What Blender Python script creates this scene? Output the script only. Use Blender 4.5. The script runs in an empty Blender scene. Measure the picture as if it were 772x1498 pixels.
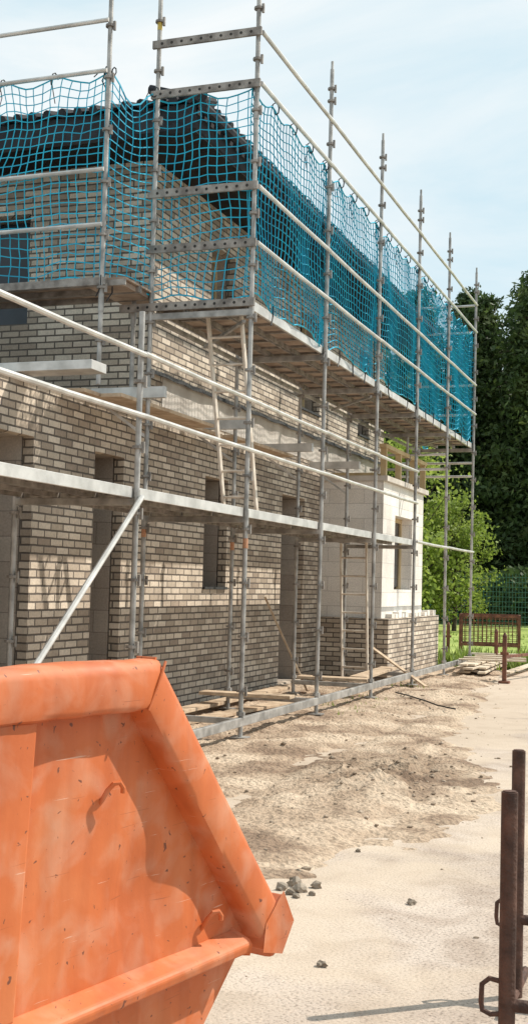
import bpy, math, random
import numpy as np
from mathutils import Vector, Matrix, noise
random.seed(7); np.random.seed(7)
C=bpy.context; D=bpy.data
sc=C.scene

# ------------------------------------------------------------ materials
def nt(name):
    m=D.materials.new(name); m.use_nodes=True
    n=m.node_tree.nodes; l=m.node_tree.links
    b=n['Principled BSDF']; return m,n,l,b
def ramp(n,stops,interp='LINEAR'):
    r=n.new('ShaderNodeValToRGB'); cr=r.color_ramp; cr.interpolation=interp
    while len(cr.elements)<len(stops): cr.elements.new(0.5)
    for e,(p,c) in zip(cr.elements,stops):
        e.position=p; e.color=(c[0],c[1],c[2],1) if not isinstance(c,(int,float)) else (c,c,c,1)
    return r
def noisy(name,c1,c2,scale=5,rough=0.7,metal=0.0,bump=0.0,bscale=None,detail=6,lo=0.35,hi=0.65,coord='Object',extra=None,spec=0.5):
    m,n,l,b=nt(name)
    tc=n.new('ShaderNodeTexCoord')
    t=n.new('ShaderNodeTexNoise'); t.inputs['Scale'].default_value=scale; t.inputs['Detail'].default_value=detail
    l.new(tc.outputs[coord],t.inputs['Vector'])
    st=[(lo,c1),(hi,c2)]
    if extra: st+= [(min(hi+0.08,1),extra)]
    r=ramp(n,st); l.new(t.outputs['Fac'],r.inputs['Fac']); l.new(r.outputs['Color'],b.inputs['Base Color'])
    b.inputs['Roughness'].default_value=rough; b.inputs['Metallic'].default_value=metal
    b.inputs['Specular IOR Level'].default_value=spec
    if bump:
        t2=n.new('ShaderNodeTexNoise'); t2.inputs['Scale'].default_value=bscale or scale*4; t2.inputs['Detail'].default_value=8
        l.new(tc.outputs[coord],t2.inputs['Vector'])
        bp=n.new('ShaderNodeBump'); bp.inputs['Strength'].default_value=bump; bp.inputs['Distance'].default_value=0.02
        l.new(t2.outputs['Fac'],bp.inputs['Height']); l.new(bp.outputs['Normal'],b.inputs['Normal'])
    return m
def brickmat(name,tones,mortar,w=0.25,h=0.08,ms=0.011,rough=0.85,bias=0.0,bump=0.6):
    m,n,l,b=nt(name)
    tc=n.new('ShaderNodeTexCoord'); sx=n.new('ShaderNodeSeparateXYZ'); l.new(tc.outputs['Object'],sx.inputs[0])
    ad=n.new('ShaderNodeMath'); ad.operation='ADD'; l.new(sx.outputs['X'],ad.inputs[0]); l.new(sx.outputs['Y'],ad.inputs[1])
    cb=n.new('ShaderNodeCombineXYZ'); l.new(ad.outputs[0],cb.inputs['X']); l.new(sx.outputs['Z'],cb.inputs['Y'])
    # slight wobble
    wn=n.new('ShaderNodeTexNoise'); wn.inputs['Scale'].default_value=9; l.new(tc.outputs['Object'],wn.inputs['Vector'])
    vm=n.new('ShaderNodeVectorMath'); vm.operation='MULTIPLY_ADD'; vm.inputs[1].default_value=(0.008,0.008,0); 
    l.new(wn.outputs['Color'],vm.inputs[0]); l.new(cb.outputs[0],vm.inputs[2])
    br=n.new('ShaderNodeTexBrick'); br.offset=0.5
    l.new(vm.outputs[0],br.inputs['Vector'])
    br.inputs['Scale'].default_value=1; br.inputs['Brick Width'].default_value=w; br.inputs['Row Height'].default_value=h
    br.inputs['Mortar Size'].default_value=ms; br.inputs['Mortar Smooth'].default_value=0.25; br.inputs['Bias'].default_value=bias
    br.inputs['Color1'].default_value=(0,0,0,1); br.inputs['Color2'].default_value=(1,1,1,1); br.inputs['Mortar'].default_value=(0.5,0.5,0.5,1)
    r=ramp(n,tones); l.new(br.outputs['Color'],r.inputs['Fac'])
    t=n.new('ShaderNodeTexNoise'); t.inputs['Scale'].default_value=1.3; t.inputs['Detail'].default_value=7; l.new(tc.outputs['Object'],t.inputs['Vector'])
    t2=n.new('ShaderNodeTexNoise'); t2.inputs['Scale'].default_value=45; t2.inputs['Detail'].default_value=6; l.new(tc.outputs['Object'],t2.inputs['Vector'])
    r2=ramp(n,[(0.3,0.80),(0.7,1.14)]); l.new(t.outputs['Fac'],r2.inputs['Fac'])
    r3=ramp(n,[(0.3,0.85),(0.7,1.12)]); l.new(t2.outputs['Fac'],r3.inputs['Fac'])
    mx=n.new('ShaderNodeMix'); mx.data_type='RGBA'; mx.inputs[7].default_value=(*mortar,1)
    l.new(br.outputs['Fac'],mx.inputs[0]); l.new(r.outputs['Color'],mx.inputs[6])
    m1=n.new('ShaderNodeMix'); m1.data_type='RGBA'; m1.blend_type='MULTIPLY'; m1.inputs[0].default_value=1
    l.new(mx.outputs[2],m1.inputs[6]); l.new(r2.outputs['Color'],m1.inputs[7])
    m2=n.new('ShaderNodeMix'); m2.data_type='RGBA'; m2.blend_type='MULTIPLY'; m2.inputs[0].default_value=1
    l.new(m1.outputs[2],m2.inputs[6]); l.new(r3.outputs['Color'],m2.inputs[7])
    l.new(m2.outputs[2],b.inputs['Base Color']); b.inputs['Roughness'].default_value=rough
    inv=n.new('ShaderNodeMath'); inv.operation='SUBTRACT'; inv.inputs[0].default_value=1; l.new(br.outputs['Fac'],inv.inputs[1])
    a2=n.new('ShaderNodeMath'); a2.operation='MULTIPLY_ADD'; a2.inputs[1].default_value=0.25; l.new(t2.outputs['Fac'],a2.inputs[0]); l.new(inv.outputs[0],a2.inputs[2])
    bp=n.new('ShaderNodeBump'); bp.inputs['Strength'].default_value=bump; bp.inputs['Distance'].default_value=0.012
    l.new(a2.outputs[0],bp.inputs['Height']); l.new(bp.outputs['Normal'],b.inputs['Normal'])
    return m

M_brick=brickmat('grey_beige_brick',[(0.0,(0.33,0.26,0.20)),(0.3,(0.44,0.36,0.28)),(0.65,(0.55,0.46,0.365)),(1.0,(0.68,0.58,0.47))],(0.12,0.098,0.08))
M_block=brickmat('aerated_block',[(0.0,(0.72,0.67,0.61)),(1.0,(0.82,0.78,0.73))],(0.55,0.51,0.47),w=0.62,h=0.25,ms=0.006,bump=0.25)
M_blockin=brickmat('block_reveal_shaded',[(0.0,(0.37,0.31,0.26)),(1.0,(0.46,0.40,0.34))],(0.26,0.22,0.19),w=0.62,h=0.25,ms=0.006,bump=0.25)  # block tone darkened to put shade into the opening recesses
M_conc=noisy('concrete',(0.47,0.42,0.37),(0.64,0.59,0.53),3,0.9,bump=0.3)
M_inside=noisy('interior_dark_shade',(0.07,0.055,0.045),(0.11,0.09,0.08),2,0.95)  # near-black colour stands in for the shade of unlit rooms
M_roof=noisy('dark_roof_tile',(0.022,0.023,0.027),(0.042,0.043,0.048),6,0.85,bump=0.2,spec=0.25)
M_soffit=noisy('soffit_boards',(0.018,0.017,0.017),(0.035,0.032,0.03),4,0.85,spec=0.15)
M_memb=noisy('bitumen_membrane',(0.015,0.015,0.016),(0.04,0.04,0.04),8,0.7)
M_galv=noisy('galvanised_steel',(0.25,0.24,0.225),(0.48,0.46,0.435),7,0.5,0.4,bump=0.15,bscale=60)
M_galv2=noisy('galvanised_steel_bright',(0.46,0.445,0.42),(0.67,0.65,0.62),5,0.42,0.3,bump=0.1,bscale=60)
M_galvd=noisy('weathered_steel_beam',(0.17,0.15,0.135),(0.36,0.33,0.30),9,0.6,0.3,bump=0.2,bscale=50)
M_deck=noisy('deck_plank',(0.25,0.185,0.14),(0.44,0.345,0.27),5,0.8,0.1,bump=0.3,bscale=30)
M_wood=noisy('weathered_timber',(0.42,0.30,0.20),(0.62,0.48,0.34),7,0.85,bump=0.3,bscale=40)
M_woodp=noisy('pale_timber',(0.5,0.40,0.29),(0.68,0.58,0.46),7,0.8,bump=0.2,bscale=40)
M_alu=noisy('ladder_aluminium',(0.55,0.46,0.37),(0.72,0.65,0.56),8,0.55,0.15)
M_net=noisy('blue_net_rope',(0.0,0.30,0.47),(0.005,0.44,0.63),3,0.6)
M_tie=noisy('black_tie',(0.01,0.01,0.012),(0.02,0.02,0.02),3,0.6)
M_rust=noisy('rusty_steel',(0.055,0.028,0.02),(0.13,0.065,0.045),14,0.7,0.3,bump=0.4,bscale=70)
M_rust2=noisy('rust_brown_paint',(0.11,0.045,0.03),(0.24,0.10,0.06),9,0.75,0.1,bump=0.3)
M_yel=noisy('sticker_yellow',(0.45,0.33,0.06),(0.6,0.45,0.1),60,0.6)
M_red=noisy('sticker_red',(0.3,0.06,0.04),(0.42,0.12,0.09),60,0.6)
M_oran=noisy('sticker_orange',(0.45,0.2,0.1),(0.55,0.3,0.18),60,0.6)
M_holedisc=noisy('hole_shade_disc',(0.02,0.02,0.02),(0.04,0.035,0.03),30,0.8)  # dark disc colour, paints the shade inside punched holes
M_ochre=noisy('ochre_insulation',(0.5,0.37,0.2),(0.62,0.48,0.28),4,0.8)
M_win=noisy('window_dark',(0.012,0.014,0.02),(0.03,0.035,0.045),2,0.2)
M_fence=noisy('green_fence_paint',(0.05,0.14,0.12),(0.08,0.20,0.17),6,0.5)
M_hose=noisy('black_hose',(0.012,0.012,0.012),(0.03,0.03,0.03),6,0.5)
M_stone=noisy('rubble_stone',(0.17,0.135,0.10),(0.34,0.28,0.22),8,0.95,bump=0.5,bscale=30)
M_clod=noisy('earth_clods',(0.22,0.16,0.11),(0.42,0.33,0.25),6,0.95,bump=0.5,bscale=30)
M_bark=noisy('tree_bark',(0.05,0.035,0.025),(0.1,0.075,0.055),8,0.9,bump=0.4)

def leafmat(name,c1,c2,c3,scale,tr_=0.4):
    m,n,l,b=nt(name)
    tc=n.new('ShaderNodeTexCoord')
    t=n.new('ShaderNodeTexNoise'); t.inputs['Scale'].default_value=scale; t.inputs['Detail'].default_value=5
    l.new(tc.outputs['Object'],t.inputs['Vector'])
    oi=n.new('ShaderNodeObjectInfo')
    ma=n.new('ShaderNodeMath'); ma.operation='MULTIPLY_ADD'; ma.inputs[1].default_value=0.16; 
    l.new(oi.outputs['Random'],ma.inputs[0]); l.new(t.outputs['Fac'],ma.inputs[2])
    r=ramp(n,[(0.38,c1),(0.58,c2),(0.78,c3)]); l.new(ma.outputs[0],r.inputs['Fac'])
    l.new(r.outputs['Color'],b.inputs['Base Color']); b.inputs['Roughness'].default_value=0.6
    tr=n.new('ShaderNodeBsdfTranslucent'); l.new(r.outputs['Color'],tr.inputs['Color'])
    mx=n.new('ShaderNodeMixShader'); mx.inputs[0].default_value=tr_
    l.new(b.outputs[0],mx.inputs[1]); l.new(tr.outputs[0],mx.inputs[2]); l.new(mx.outputs[0],n['Material Output'].inputs['Surface'])
    return m
M_con=leafmat('conifer_foliage',(0.035,0.065,0.02),(0.07,0.115,0.035),(0.15,0.19,0.055),0.8,0.45)
M_leaf=leafmat('broadleaf_foliage',(0.18,0.24,0.04),(0.29,0.37,0.07),(0.42,0.50,0.12),1.2,0.5)
M_grassb=leafmat('grass_blades',(0.12,0.19,0.03),(0.20,0.28,0.05),(0.30,0.38,0.09),1.5,0.5)
M_lawn=noisy('lawn',(0.20,0.27,0.05),(0.36,0.42,0.10),0.8,0.95,bump=0.5,bscale=20,detail=10)

# ------------------------------------------------------------ mesh builder
class MB:
    def __init__(s): s.v=[]; s.f=[]; s.m=[]
    def add(s,vs,fs,mi=0):
        o=len(s.v); s.v+= [tuple(x) for x in vs]; s.f+=[tuple(i+o for i in f) for f in fs]; s.m+=[mi]*len(fs)
    def box(s,a,b,mi=0):
        (x0,y0,z0),(x1,y1,z1)=a,b
        x0,x1=min(x0,x1),max(x0,x1); y0,y1=min(y0,y1),max(y0,y1); z0,z1=min(z0,z1),max(z0,z1)
        s.add([(x0,y0,z0),(x1,y0,z0),(x1,y1,z0),(x0,y1,z0),(x0,y0,z1),(x1,y0,z1),(x1,y1,z1),(x0,y1,z1)],
              [(0,3,2,1),(4,5,6,7),(0,1,5,4),(1,2,6,5),(2,3,7,6),(3,0,4,7)],mi)
    def beam(s,p,q,w,t,mi=0,up=(0,0,1)):
        p=Vector(p);q=Vector(q);d=(q-p).normalized();u=Vector(up)
        sd=d.cross(u)
        if sd.length<1e-4: sd=d.cross(Vector((1,0,0)))
        sd.normalize(); uu=sd.cross(d).normalized()
        vs=[]
        for o in (p,q):
            for a,b in ((-1,-1),(1,-1),(1,1),(-1,1)): vs.append(o+sd*(a*w/2)+uu*(b*t/2))
        s.add(vs,[(0,1,2,3),(7,6,5,4),(0,4,5,1),(1,5,6,2),(2,6,7,3),(3,7,4,0)],mi)
    def poly(s,pts,r,n=8,mi=0,cap=True):
        pts=[Vector(p) for p in pts]; k=len(pts)
        d0=(pts[1]-pts[0]).normalized()
        ref=Vector((0,0,1)) if abs(d0.z)<0.9 else Vector((1,0,0))
        a=d0.cross(ref).normalized(); vs=[]
        for i,p in enumerate(pts):
            d=(pts[min(i+1,k-1)]-pts[max(i-1,0)]).normalized()
            a=(a-d*a.dot(d)).normalized(); b=d.cross(a)
            rr=r[i] if isinstance(r,(list,tuple)) else r
            for j in range(n):
                t=2*math.pi*j/n; vs.append(p+a*math.cos(t)*rr+b*math.sin(t)*rr)
        fs=[]
        for i in range(k-1):
            for j in range(n):
                j2=(j+1)%n; fs.append((i*n+j,i*n+j2,(i+1)*n+j2,(i+1)*n+j))
        if cap: fs.append(tuple(range(n-1,-1,-1))); fs.append(tuple((k-1)*n+j for j in range(n)))
        s.add(vs,fs,mi)
    def tube(s,p,q,r,n=8,mi=0): s.poly([p,q],r,n,mi)
    def make(s,name,mats,parent=None,smooth=False,bevel=0):
        me=D.meshes.new(name); me.from_pydata(s.v,[],s.f)
        if not isinstance(mats,(list,tuple)): mats=[mats]
        for m in mats: me.materials.append(m)
        me.polygons.foreach_set('material_index',s.m)
        if smooth: 
            me.polygons.foreach_set('use_smooth',[True]*len(s.f))
        me.update()
        if smooth:
            try: me.set_sharp_from_angle(angle=math.radians(40))
            except Exception: pass
        o=D.objects.new(name,me); C.collection.objects.link(o)
        if parent: o.parent=parent
        if bevel:
            bv=o.modifiers.new('bevel','BEVEL'); bv.width=bevel; bv.segments=2; bv.limit_method='ANGLE'
        return o
def empty(name,loc=(0,0,0),rz=0):
    e=D.objects.new(name,None); e.location=loc; e.rotation_euler=(0,0,rz); e.empty_display_size=0.2
    C.collection.objects.link(e); return e

# ------------------------------------------------------------ constants
XO,XI,XW=-4.38,-5.52,-6.19
YA,BAY=11.57,2.55
YS=[YA+BAY*i for i in range(6)]      # A..F
YZ=YA-BAY; YY=YA-2*BAY
YFW=12.96; YEND=24.2
ZD1,ZD2=2.35,4.50

# ------------------------------------------------------------ house
house=empty('brick_house',(0,0,0))
def wall(mb,axis,c0,c1,u0,u1,z0,z1,ops,mi=0):
    us=sorted(set([u0,u1]+[o[0] for o in ops]+[o[1] for o in ops])); us=[u for u in us if u0<=u<=u1]
    for a,b in zip(us[:-1],us[1:]):
        mid=(a+b)/2; seg=[(o[2],o[3]) for o in ops if o[0]<=mid<=o[1]]; seg.sort()
        z=z0; parts=[]
        for s0,s1 in seg:
            if s0>z: parts.append((z,s0))
            z=max(z,s1)
        if z<z1: parts.append((z,z1))
        for p,q in parts:
            if axis=='x': mb.box((c0,a,p),(c1,b,q),mi)
            else: mb.box((a,c0,p),(b,c1,q),mi)
g_ops=[(8.2,10.42,0.06,2.98),(11.70,12.40,0.06,2.98)]
f_ops=[(14.80,15.62,1.50,3.0),(17.92,19.05,0.05,3.0),(14.82,15.66,5.35,6.12),(18.6,19.75,4.45,6.12),(22.2,23.0,4.45,6.12),(20.9,22.3,1.6,2.9)]
mb=MB()
wall(mb,'x',XW-0.12,XW,2.0,YFW,0,3.5,g_ops)
wall(mb,'x',XW-0.12,XW,YFW,YEND,0,6.62,f_ops)
fr_ops=[(-9.6,-7.86,4.72,6.1)]
wall(mb,'y',YFW,YFW+0.12,-14.5,XW-0.12,3.5,6.62,fr_ops)
wall(mb,'y',YEND-0.12,YEND,-14.5,XW-0.12,0,6.62,[])
wall(mb,'y',2.0,2.12,-14.5,XW-0.12,0,3.5,[])
wall(mb,'x',-14.62,-14.5,2.0,YEND,0,3.5,[])
wall(mb,'x',-14.62,-14.5,YFW,YEND,3.5,6.62,[])
mb.make('brick_walls',M_brick,house)
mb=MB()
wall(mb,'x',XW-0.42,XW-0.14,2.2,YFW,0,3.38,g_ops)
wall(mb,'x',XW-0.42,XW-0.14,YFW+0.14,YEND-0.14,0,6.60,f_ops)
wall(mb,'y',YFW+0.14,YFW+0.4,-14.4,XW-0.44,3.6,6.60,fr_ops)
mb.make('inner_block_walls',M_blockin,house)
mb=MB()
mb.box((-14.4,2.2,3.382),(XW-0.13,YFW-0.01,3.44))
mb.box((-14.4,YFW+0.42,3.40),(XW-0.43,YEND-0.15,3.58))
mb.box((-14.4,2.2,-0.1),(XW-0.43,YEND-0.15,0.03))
mb.box((-10.0,2.2,0.03),(-9.85,YEND-0.15,3.38)); mb.box((-10.0,YFW+0.45,3.58),(-9.85,YEND-0.15,6.5))  # back and cross walls added to keep the rooms dark
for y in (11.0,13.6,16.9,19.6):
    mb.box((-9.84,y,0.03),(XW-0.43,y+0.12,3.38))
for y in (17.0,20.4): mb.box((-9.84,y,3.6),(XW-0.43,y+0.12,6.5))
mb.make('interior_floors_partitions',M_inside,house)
# extension flat roof + parapet coping
mb=MB(); mb.box((-14.4,2.2,3.45),(XW-0.13,YFW-0.01,3.49)); mb.make('extension_roof',M_memb,house)
mb=MB(); mb.box((XW-0.20,1.98,3.503),(XW+0.03,YFW-0.03,3.54)); mb.make('coping',M_conc,house)
# slab band & membrane
mb=MB(); mb.box((XW-0.02,13.35,3.66),(XW+0.012,YEND-0.02,4.07)); mb.make('concrete_slab_edge',M_conc,house)
mb=MB(); pts=[]
y=12.9
vs=[];fs=[]
i=0
while y<YEND:
    o=0.03+0.035*noise.noise((y*1.7,0,3)); dz=0.02*noise.noise((y*2.3,5,1))
    vs+=[(XW-0.0,y,4.105+dz),(XW+0.05+o,y,4.085+dz),(XW+0.06+o,y,4.035+1.5*dz)]
    if i: a=3*(i-1); fs+=[(a,a+1,a+4,a+3),(a+1,a+2,a+5,a+4)]
    i+=1; y+=0.15
mb.add(vs,fs); o=mb.make('damp_proof_membrane',M_memb,house); sm=o.modifiers.new('s','SOLIDIFY'); sm.thickness=0.006
# lintels & sills
mb=MB()
for (a,b,p,q) in f_ops[:5]+g_ops:
    if p>0.3: mb.box((XW-0.40,a+0.003,p-0.0),(XW+0.035,b-0.003,p+0.035))
mb.make('window_sills',M_memb,house)
mb=MB()
for (a,b,p,q) in [f_ops[2],f_ops[3],f_ops[4]]:
    mb.box((XW-0.36,a+0.02,p+0.04),(XW-0.34,b-0.02,q-0.02),0)
mb.box((-9.6,YFW+0.3,4.74),(-7.86,YFW+0.32,6.08))
mb.make('window_glass',M_win,house)
mb=MB()
for (a,b,p,q) in [f_ops[2],f_ops[3]]:
    mb.box((XW-0.33,a+0.0,p+0.036),(XW-0.27,a+0.07,q)); mb.box((XW-0.33,b-0.07,p+0.036),(XW-0.27,b-0.002,q)); mb.box((XW-0.33,a+0.07,q-0.07),(XW-0.27,b-0.07,q-0.002)); mb.box((XW-0.33,a+.07,p+0.036),(XW-0.27,b-0.07,p+0.1))
mb.make('ochre_window_frames',M_ochre,house)
# roof (low hip)
rx0,rx1,ry0,ry1=-15.2,-5.36,12.24,24.9
ze0,ze1=6.62,6.98
mb=MB()
mb.box((rx0,ry0,ze0),(rx1,ry1,ze0+0.04),1)
for (a,b) in (((rx0,ry0,ze0+0.042),(rx1,ry0+0.03,ze1-0.03)),((rx1-0.03,ry0+0.032,ze0+0.042),(rx1,ry1,ze1-0.03)),((rx0,ry1-0.03,ze0+0.042),(rx1-0.032,ry1,ze1-0.03)),((rx0,ry0+0.032,ze0+0.042),(rx0+0.03,ry1-0.032,ze1-0.03))):
    mb.box(a,b,0)
e=0.06
cx=(rx0+rx1)/2; q=4.9
A=[(rx0-e,ry0-e,ze1),(rx1+e,ry0-e,ze1),(rx1+e,ry1+e,ze1),(rx0-e,ry1+e,ze1),(cx,ry0+q,ze1+1.55),(cx,ry1-q,ze1+1.55)]
mb.add(A,[(0,1,4),(1,2,5,4),(2,3,5),(3,0,4,5),(3,2,1,0)],0)
y=ry0-e
while y<ry1:
    mb.poly([(rx1+e+0.03,y+0.11,ze1-0.005),(rx1-0.6,y+0.11,ze1+0.21)],0.055,8,0); y+=0.2
x=rx1+e
while x>rx0:
    mb.poly([(x-0.11,ry0-e-0.03,ze1-0.005),(x-0.11,ry0+0.6,ze1+0.21)],0.055,8,0); x-=0.2
mb.poly([(rx1+e+0.02,ry0-e-0.02,ze1+0.03),(cx,ry0+q,ze1+1.60)],0.09,8,0)
# gutter along the long eave
mb.poly([(rx1+0.10,ry0-0.05,ze1-0.10),(rx1+0.10,ry1+0.05,ze1-0.12)],0.06,8,0)
mb.make('tiled_roof',[M_roof,M_soffit],house,smooth=False)
# bay
bx=-5.10
mb=MB()
wall(mb,'x',bx-0.3,bx,20.0,23.1,1.06,3.38,[(20.85,22.2,1.55,2.85)])
mb.box((XW+0.003,20.0,1.06),(bx-0.3,20.3,3.38)); mb.box((XW+0.003,22.8,1.06),(bx-0.3,23.1,3.38))
mb.make('bay_block_walls',M_block,house)
mb=MB()
mb.box((XW+0.003,19.9,0),(-4.95,20.15,1.056)); mb.box((-5.2,20.15,0),(-4.95,24.0,1.056)); mb.box((XW+0.003,23.75,0),(-5.2,24.0,1.056)); 
mb.make('low_brick_plinth',M_brick,house)
mb=MB(); mb.box((XW+0.003,20.16,0.9),(-5.21,23.74,1.05)); mb.box((XW+0.003,19.93,3.383),(-5.02,23.2,3.47)); mb.make('bay_slabs',M_conc,house)
mb=MB()
for y in (20.05,21.1,22.2,23.1): mb.box((-5.18,y,3.475),(-5.08,y+0.08,3.95))
mb.box((-5.19,20.0,3.952),(-5.07,23.25,4.02)); mb.box((XW+.05,20.05,3.475),(-5.2,20.13,3.53))
mb.box((bx-0.28,20.86,1.553),(bx-0.2,20.94,2.848)); mb.box((bx-0.28,22.12,1.553),(bx-0.2,22.198,2.848)); mb.box((bx-0.28,20.94,2.77),(bx-0.2,22.12,2.848))
mb.make('bay_timber_frame',M_ochre,house)
mb=MB(); mb.box((bx-0.24,20.94,1.6),(bx-0.23,22.12,2.77)); mb.make('bay_glass',M_win,house)
mb=MB()
random.seed(3)
for i in range(14):
    y=20.3+i*0.26; w=0.2; x=-5.09; z=1.06
    if random.random()<0.75: mb.box((x-0.03,y,z),(x+0.1,y+w,z+0.07+0.03*(random.random()<.4)))
mb.make('loose_bricks',M_block,house)

# ------------------------------------------------------------ scaffolding
scaf=empty('scaffolding')
mp=MB(); mring=MB(); mst=MB()
def collar(x,y,z):
    mring.poly([(x,y,z-0.012),(x,y,z+0.012)],0.05,10)
    mring.box((x+0.035,y-0.012,z-0.05),(x+0.06,y+0.012,z+0.045))
def post(x,y,z0,z1,lean=(0,0),rings=True):
    jx=random.uniform(-0.008,0.008)
    mp.poly([(x,y,z0),(x+lean[0],y+lean[1],z1)],0.0245,10)
    if rings:
        z=z0+0.45
        while z<z1-0.05:
            f=(z-z0)/(z1-z0); collar(x+lean[0]*f,y+lean[1]*f,z); z+=0.545
    # sleeve joints
    for zz in (2.25,4.4,6.5):
        if z0+0.2<zz<z1-0.2:
            f=(zz-z0)/(z1-z0); mp.poly([(x+lean[0]*f,y+lean[1]*f,zz-0.09),(x+lean[0]*f,y+lean[1]*f,zz+0.09)],0.030,10)
    if z0<0.3:
        mp.box((x-0.08,y-0.08,z0-0.02),(x+0.08,y+0.08,z0-0.008)); mp.poly([(x,y,z0-0.01),(x,y,z0+0.25)],0.019,8)
        mp.poly([(x,y,z0+0.2),(x,y,z0+0.24)],0.045,6)
    if z1>6: mp.poly([(x+lean[0],y+lean[1],z1-0.0),(x+lean[0],y+lean[1],z1+0.1)],0.017,8); collar(x+lean[0],y+lean[1],z1-0.25)
for i,y in enumerate(YS): post(XO,y,0.06,8.0 if i else 8.6,(random.uniform(-.02,.02),random.uniform(-.03,.03)))
for y in (YZ,YY): post(XO,y,0.06,3.82)
post(XI,YA,0.06,8.6)
for i in (1,2,3): post(XI,YS[i],0.06,4.5)
for y in (YZ,YY): post(XI,y,0.06,2.5)
for i in (4,): post(XI+0.4,YS[i],3.5,4.5)
post(XI,YS[5],0.06,8.0)
YL=10.9; XL=-5.76
post(XL,YL,3.56,8.4); post(XL-2.57,YL,3.56,8.4); post(XL-5.14,YL,3.56,8.4)
post(XL,YL+0.75,3.56,4.7,rings=False); post(XL-2.57,YL+0.75,3.56,4.7)
def sticker(x,y,z,m,h=0.10): mst.poly([(x,y,z),(x,y,z+h)],0.0262,10,m,cap=False)
for (x,y,z,m) in [(XI,YA,7.5,0),(XI,YA,2.05,2),(XI,YS[1],2.0,2),(XO,YA,1.95,2)]:
    sticker(x,y,z,m)
mp.make('standards',M_galv,scaf,smooth=True); mring.make('rosettes_wedges',M_galvd,scaf); mst.make('stickers',[M_yel,M_red,M_oran],scaf,smooth=True)
# rails
mr=MB(); rr=0.0235
def rail(p,q,r=rr):
    mid=(Vector(p)+Vector(q))/2+Vector((0,0,-0.006)); mr.poly([p,mid,q],r,8)
def bays(x,z,i0,i1,r=rr):
    ys=[YY,YZ]+YS
    for a,b in zip(ys[i0:i1],ys[i0+1:i1+1]): rail((x,a,z+random.uniform(-.006,.006)),(x,b,z+random.uniform(-.006,.006)),r)
XR=XO+0.04
for z in (5.10,5.70,6.78,7.33): bays(XR,z,2,7)
for z in (2.95,3.46): bays(XR,z,0,5)
bays(XR,2.33,5,7)
for z in (5.20,5.77,6.80,7.33): rail((XL,YL-0.04,z),(XL-5.2,YL-0.04,z))
for z in (5.1,5.7,6.78,7.33): rail((XO,YS[5]+0.03,z),(XI,YS[5]+0.03,z))
rail((XO+0.05,YZ,2.28),(XO+0.05,YY+0.02,0.25),0.024)
for (z) in (4.12,3.85): rail((XO,YS[5],z),(XI-0.4,YS[5],z)); rail((XO,YS[4],z-0.1),(XI-0.3,YS[4],z-0.1))
mr.make('guard_rails',M_galv2,scaf,smooth=True)
# low ledgers & transoms
ml=MB()
ys=[YY,YZ]+YS
for a,b in zip(ys[:-1],ys[1:]): ml.beam((XO,a,0.2),(XO,b,0.2),0.05,0.09)
for i in (1,2,3,4,5):
    y=ys[i]; ml.beam((XO,y,0.2),(XI,y,0.2),0.05,0.06)
for y in ys[:6]:
    ml.beam((XO,y,ZD1-0.11),(XI,y,ZD1-0.11),0.045,0.06)
for y in YS: ml.beam((XO,y,ZD2-0.12),(XI-0.1,y,ZD2-0.12),0.045,0.07)
for i in range(5):
    ml.beam((XI+0.02,YS[i],ZD2-0.13),(XI+0.02,YS[i+1],ZD2-0.13),0.04,0.05)
    ml.beam((XO-0.1,YS[i]+0.05,ZD2-0.2),(XI+0.1,YS[i]+1.25,ZD2-0.2),0.035,0.035) if i%2==0 else None
ml.make('ledgers_transoms',M_galv,scaf,bevel=0.005)
# end frame beams, holes shown by dark shade discs
me_=MB()
for z in (4.48,5.10,5.70,6.78,7.33):
    y=YA-0.03; x0=XI-0.06 if z>4.6 else XI-0.35; x1=XO+0.04
    me_.beam((x0,y,z),(x1,y,z),0.03,0.085,0)
    k=int((x1-x0)/0.105)
    for j in range(1,k):
        xx=x0+j*(x1-x0)/k; me_.poly([(xx,y-0.0155,z),(xx,y-0.0175,z)],0.016,8,1)
for x0 in (XL+0.05,):
    me_.beam((x0-5.2,YL,4.62),(x0,YL,4.62),0.04,0.08,0)
me_.make('end_frame_beams',[M_galvd,M_holedisc],scaf,bevel=0.004)
# decks
md=MB()
def deck(y0,y1,z,n=3,x0=XO-0.05,x1=XI+0.04):
    w=(x0-x1)/n
    for k in range(n):
        a=x0-k*w; b=a-w+0.018; dz=random.uniform(-0.004,0.004)
        md.box((b,y0+0.01,z-0.018+dz),(a,y1-0.01,z+dz),0)              # top sheet
        md.box((a-0.02,y0+0.01,z-0.075+dz),(a,y1-0.01,z-0.0185+dz),1)    # side webs
        md.box((b,y0+0.01,z-0.075+dz),(b+0.02,y1-0.01,z-0.0185+dz),1)
        y=y0+0.15
        while y<y1-0.1:
            md.box((b+0.021,y,z-0.045+dz),(a-0.021,y+0.03,z-0.0185+dz),1); y+=0.42
for a,b in zip(ys[:5],ys[1:6]): deck(a,b,ZD1)
for i in range(5): deck(YS[i],YS[i+1],ZD2)
for a in (0,1):   # left section deck along X
    for k in range(2):
        y0=YL+0.03+k*0.36
        xx0=XL+0.25-a*2.57 if a else XL+0.25
        md.box((XL-2.57*(a+1),y0,4.64),(xx0,y0+0.34,4.66),0); md.box((XL-2.57*(a+1),y0,4.58),(xx0,y0+0.02,4.639),1); md.box((XL-2.57*(a+1),y0+0.32,4.58),(xx0,y0+0.34,4.639),1)
md.box((XL-0.2,YL+0.05,4.585),(XI-0.03,YA+0.2,4.635),0)
md.make('deck_planks',[M_deck,M_galvd],scaf,bevel=0)
mt=MB()  # edge boards (outer face of the decks)
for a,b in zip(ys[:5],ys[1:6]): mt.box((XO-0.045,a+0.03,ZD1-0.08),(XO-0.02,b-0.03,ZD1+0.012))
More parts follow.
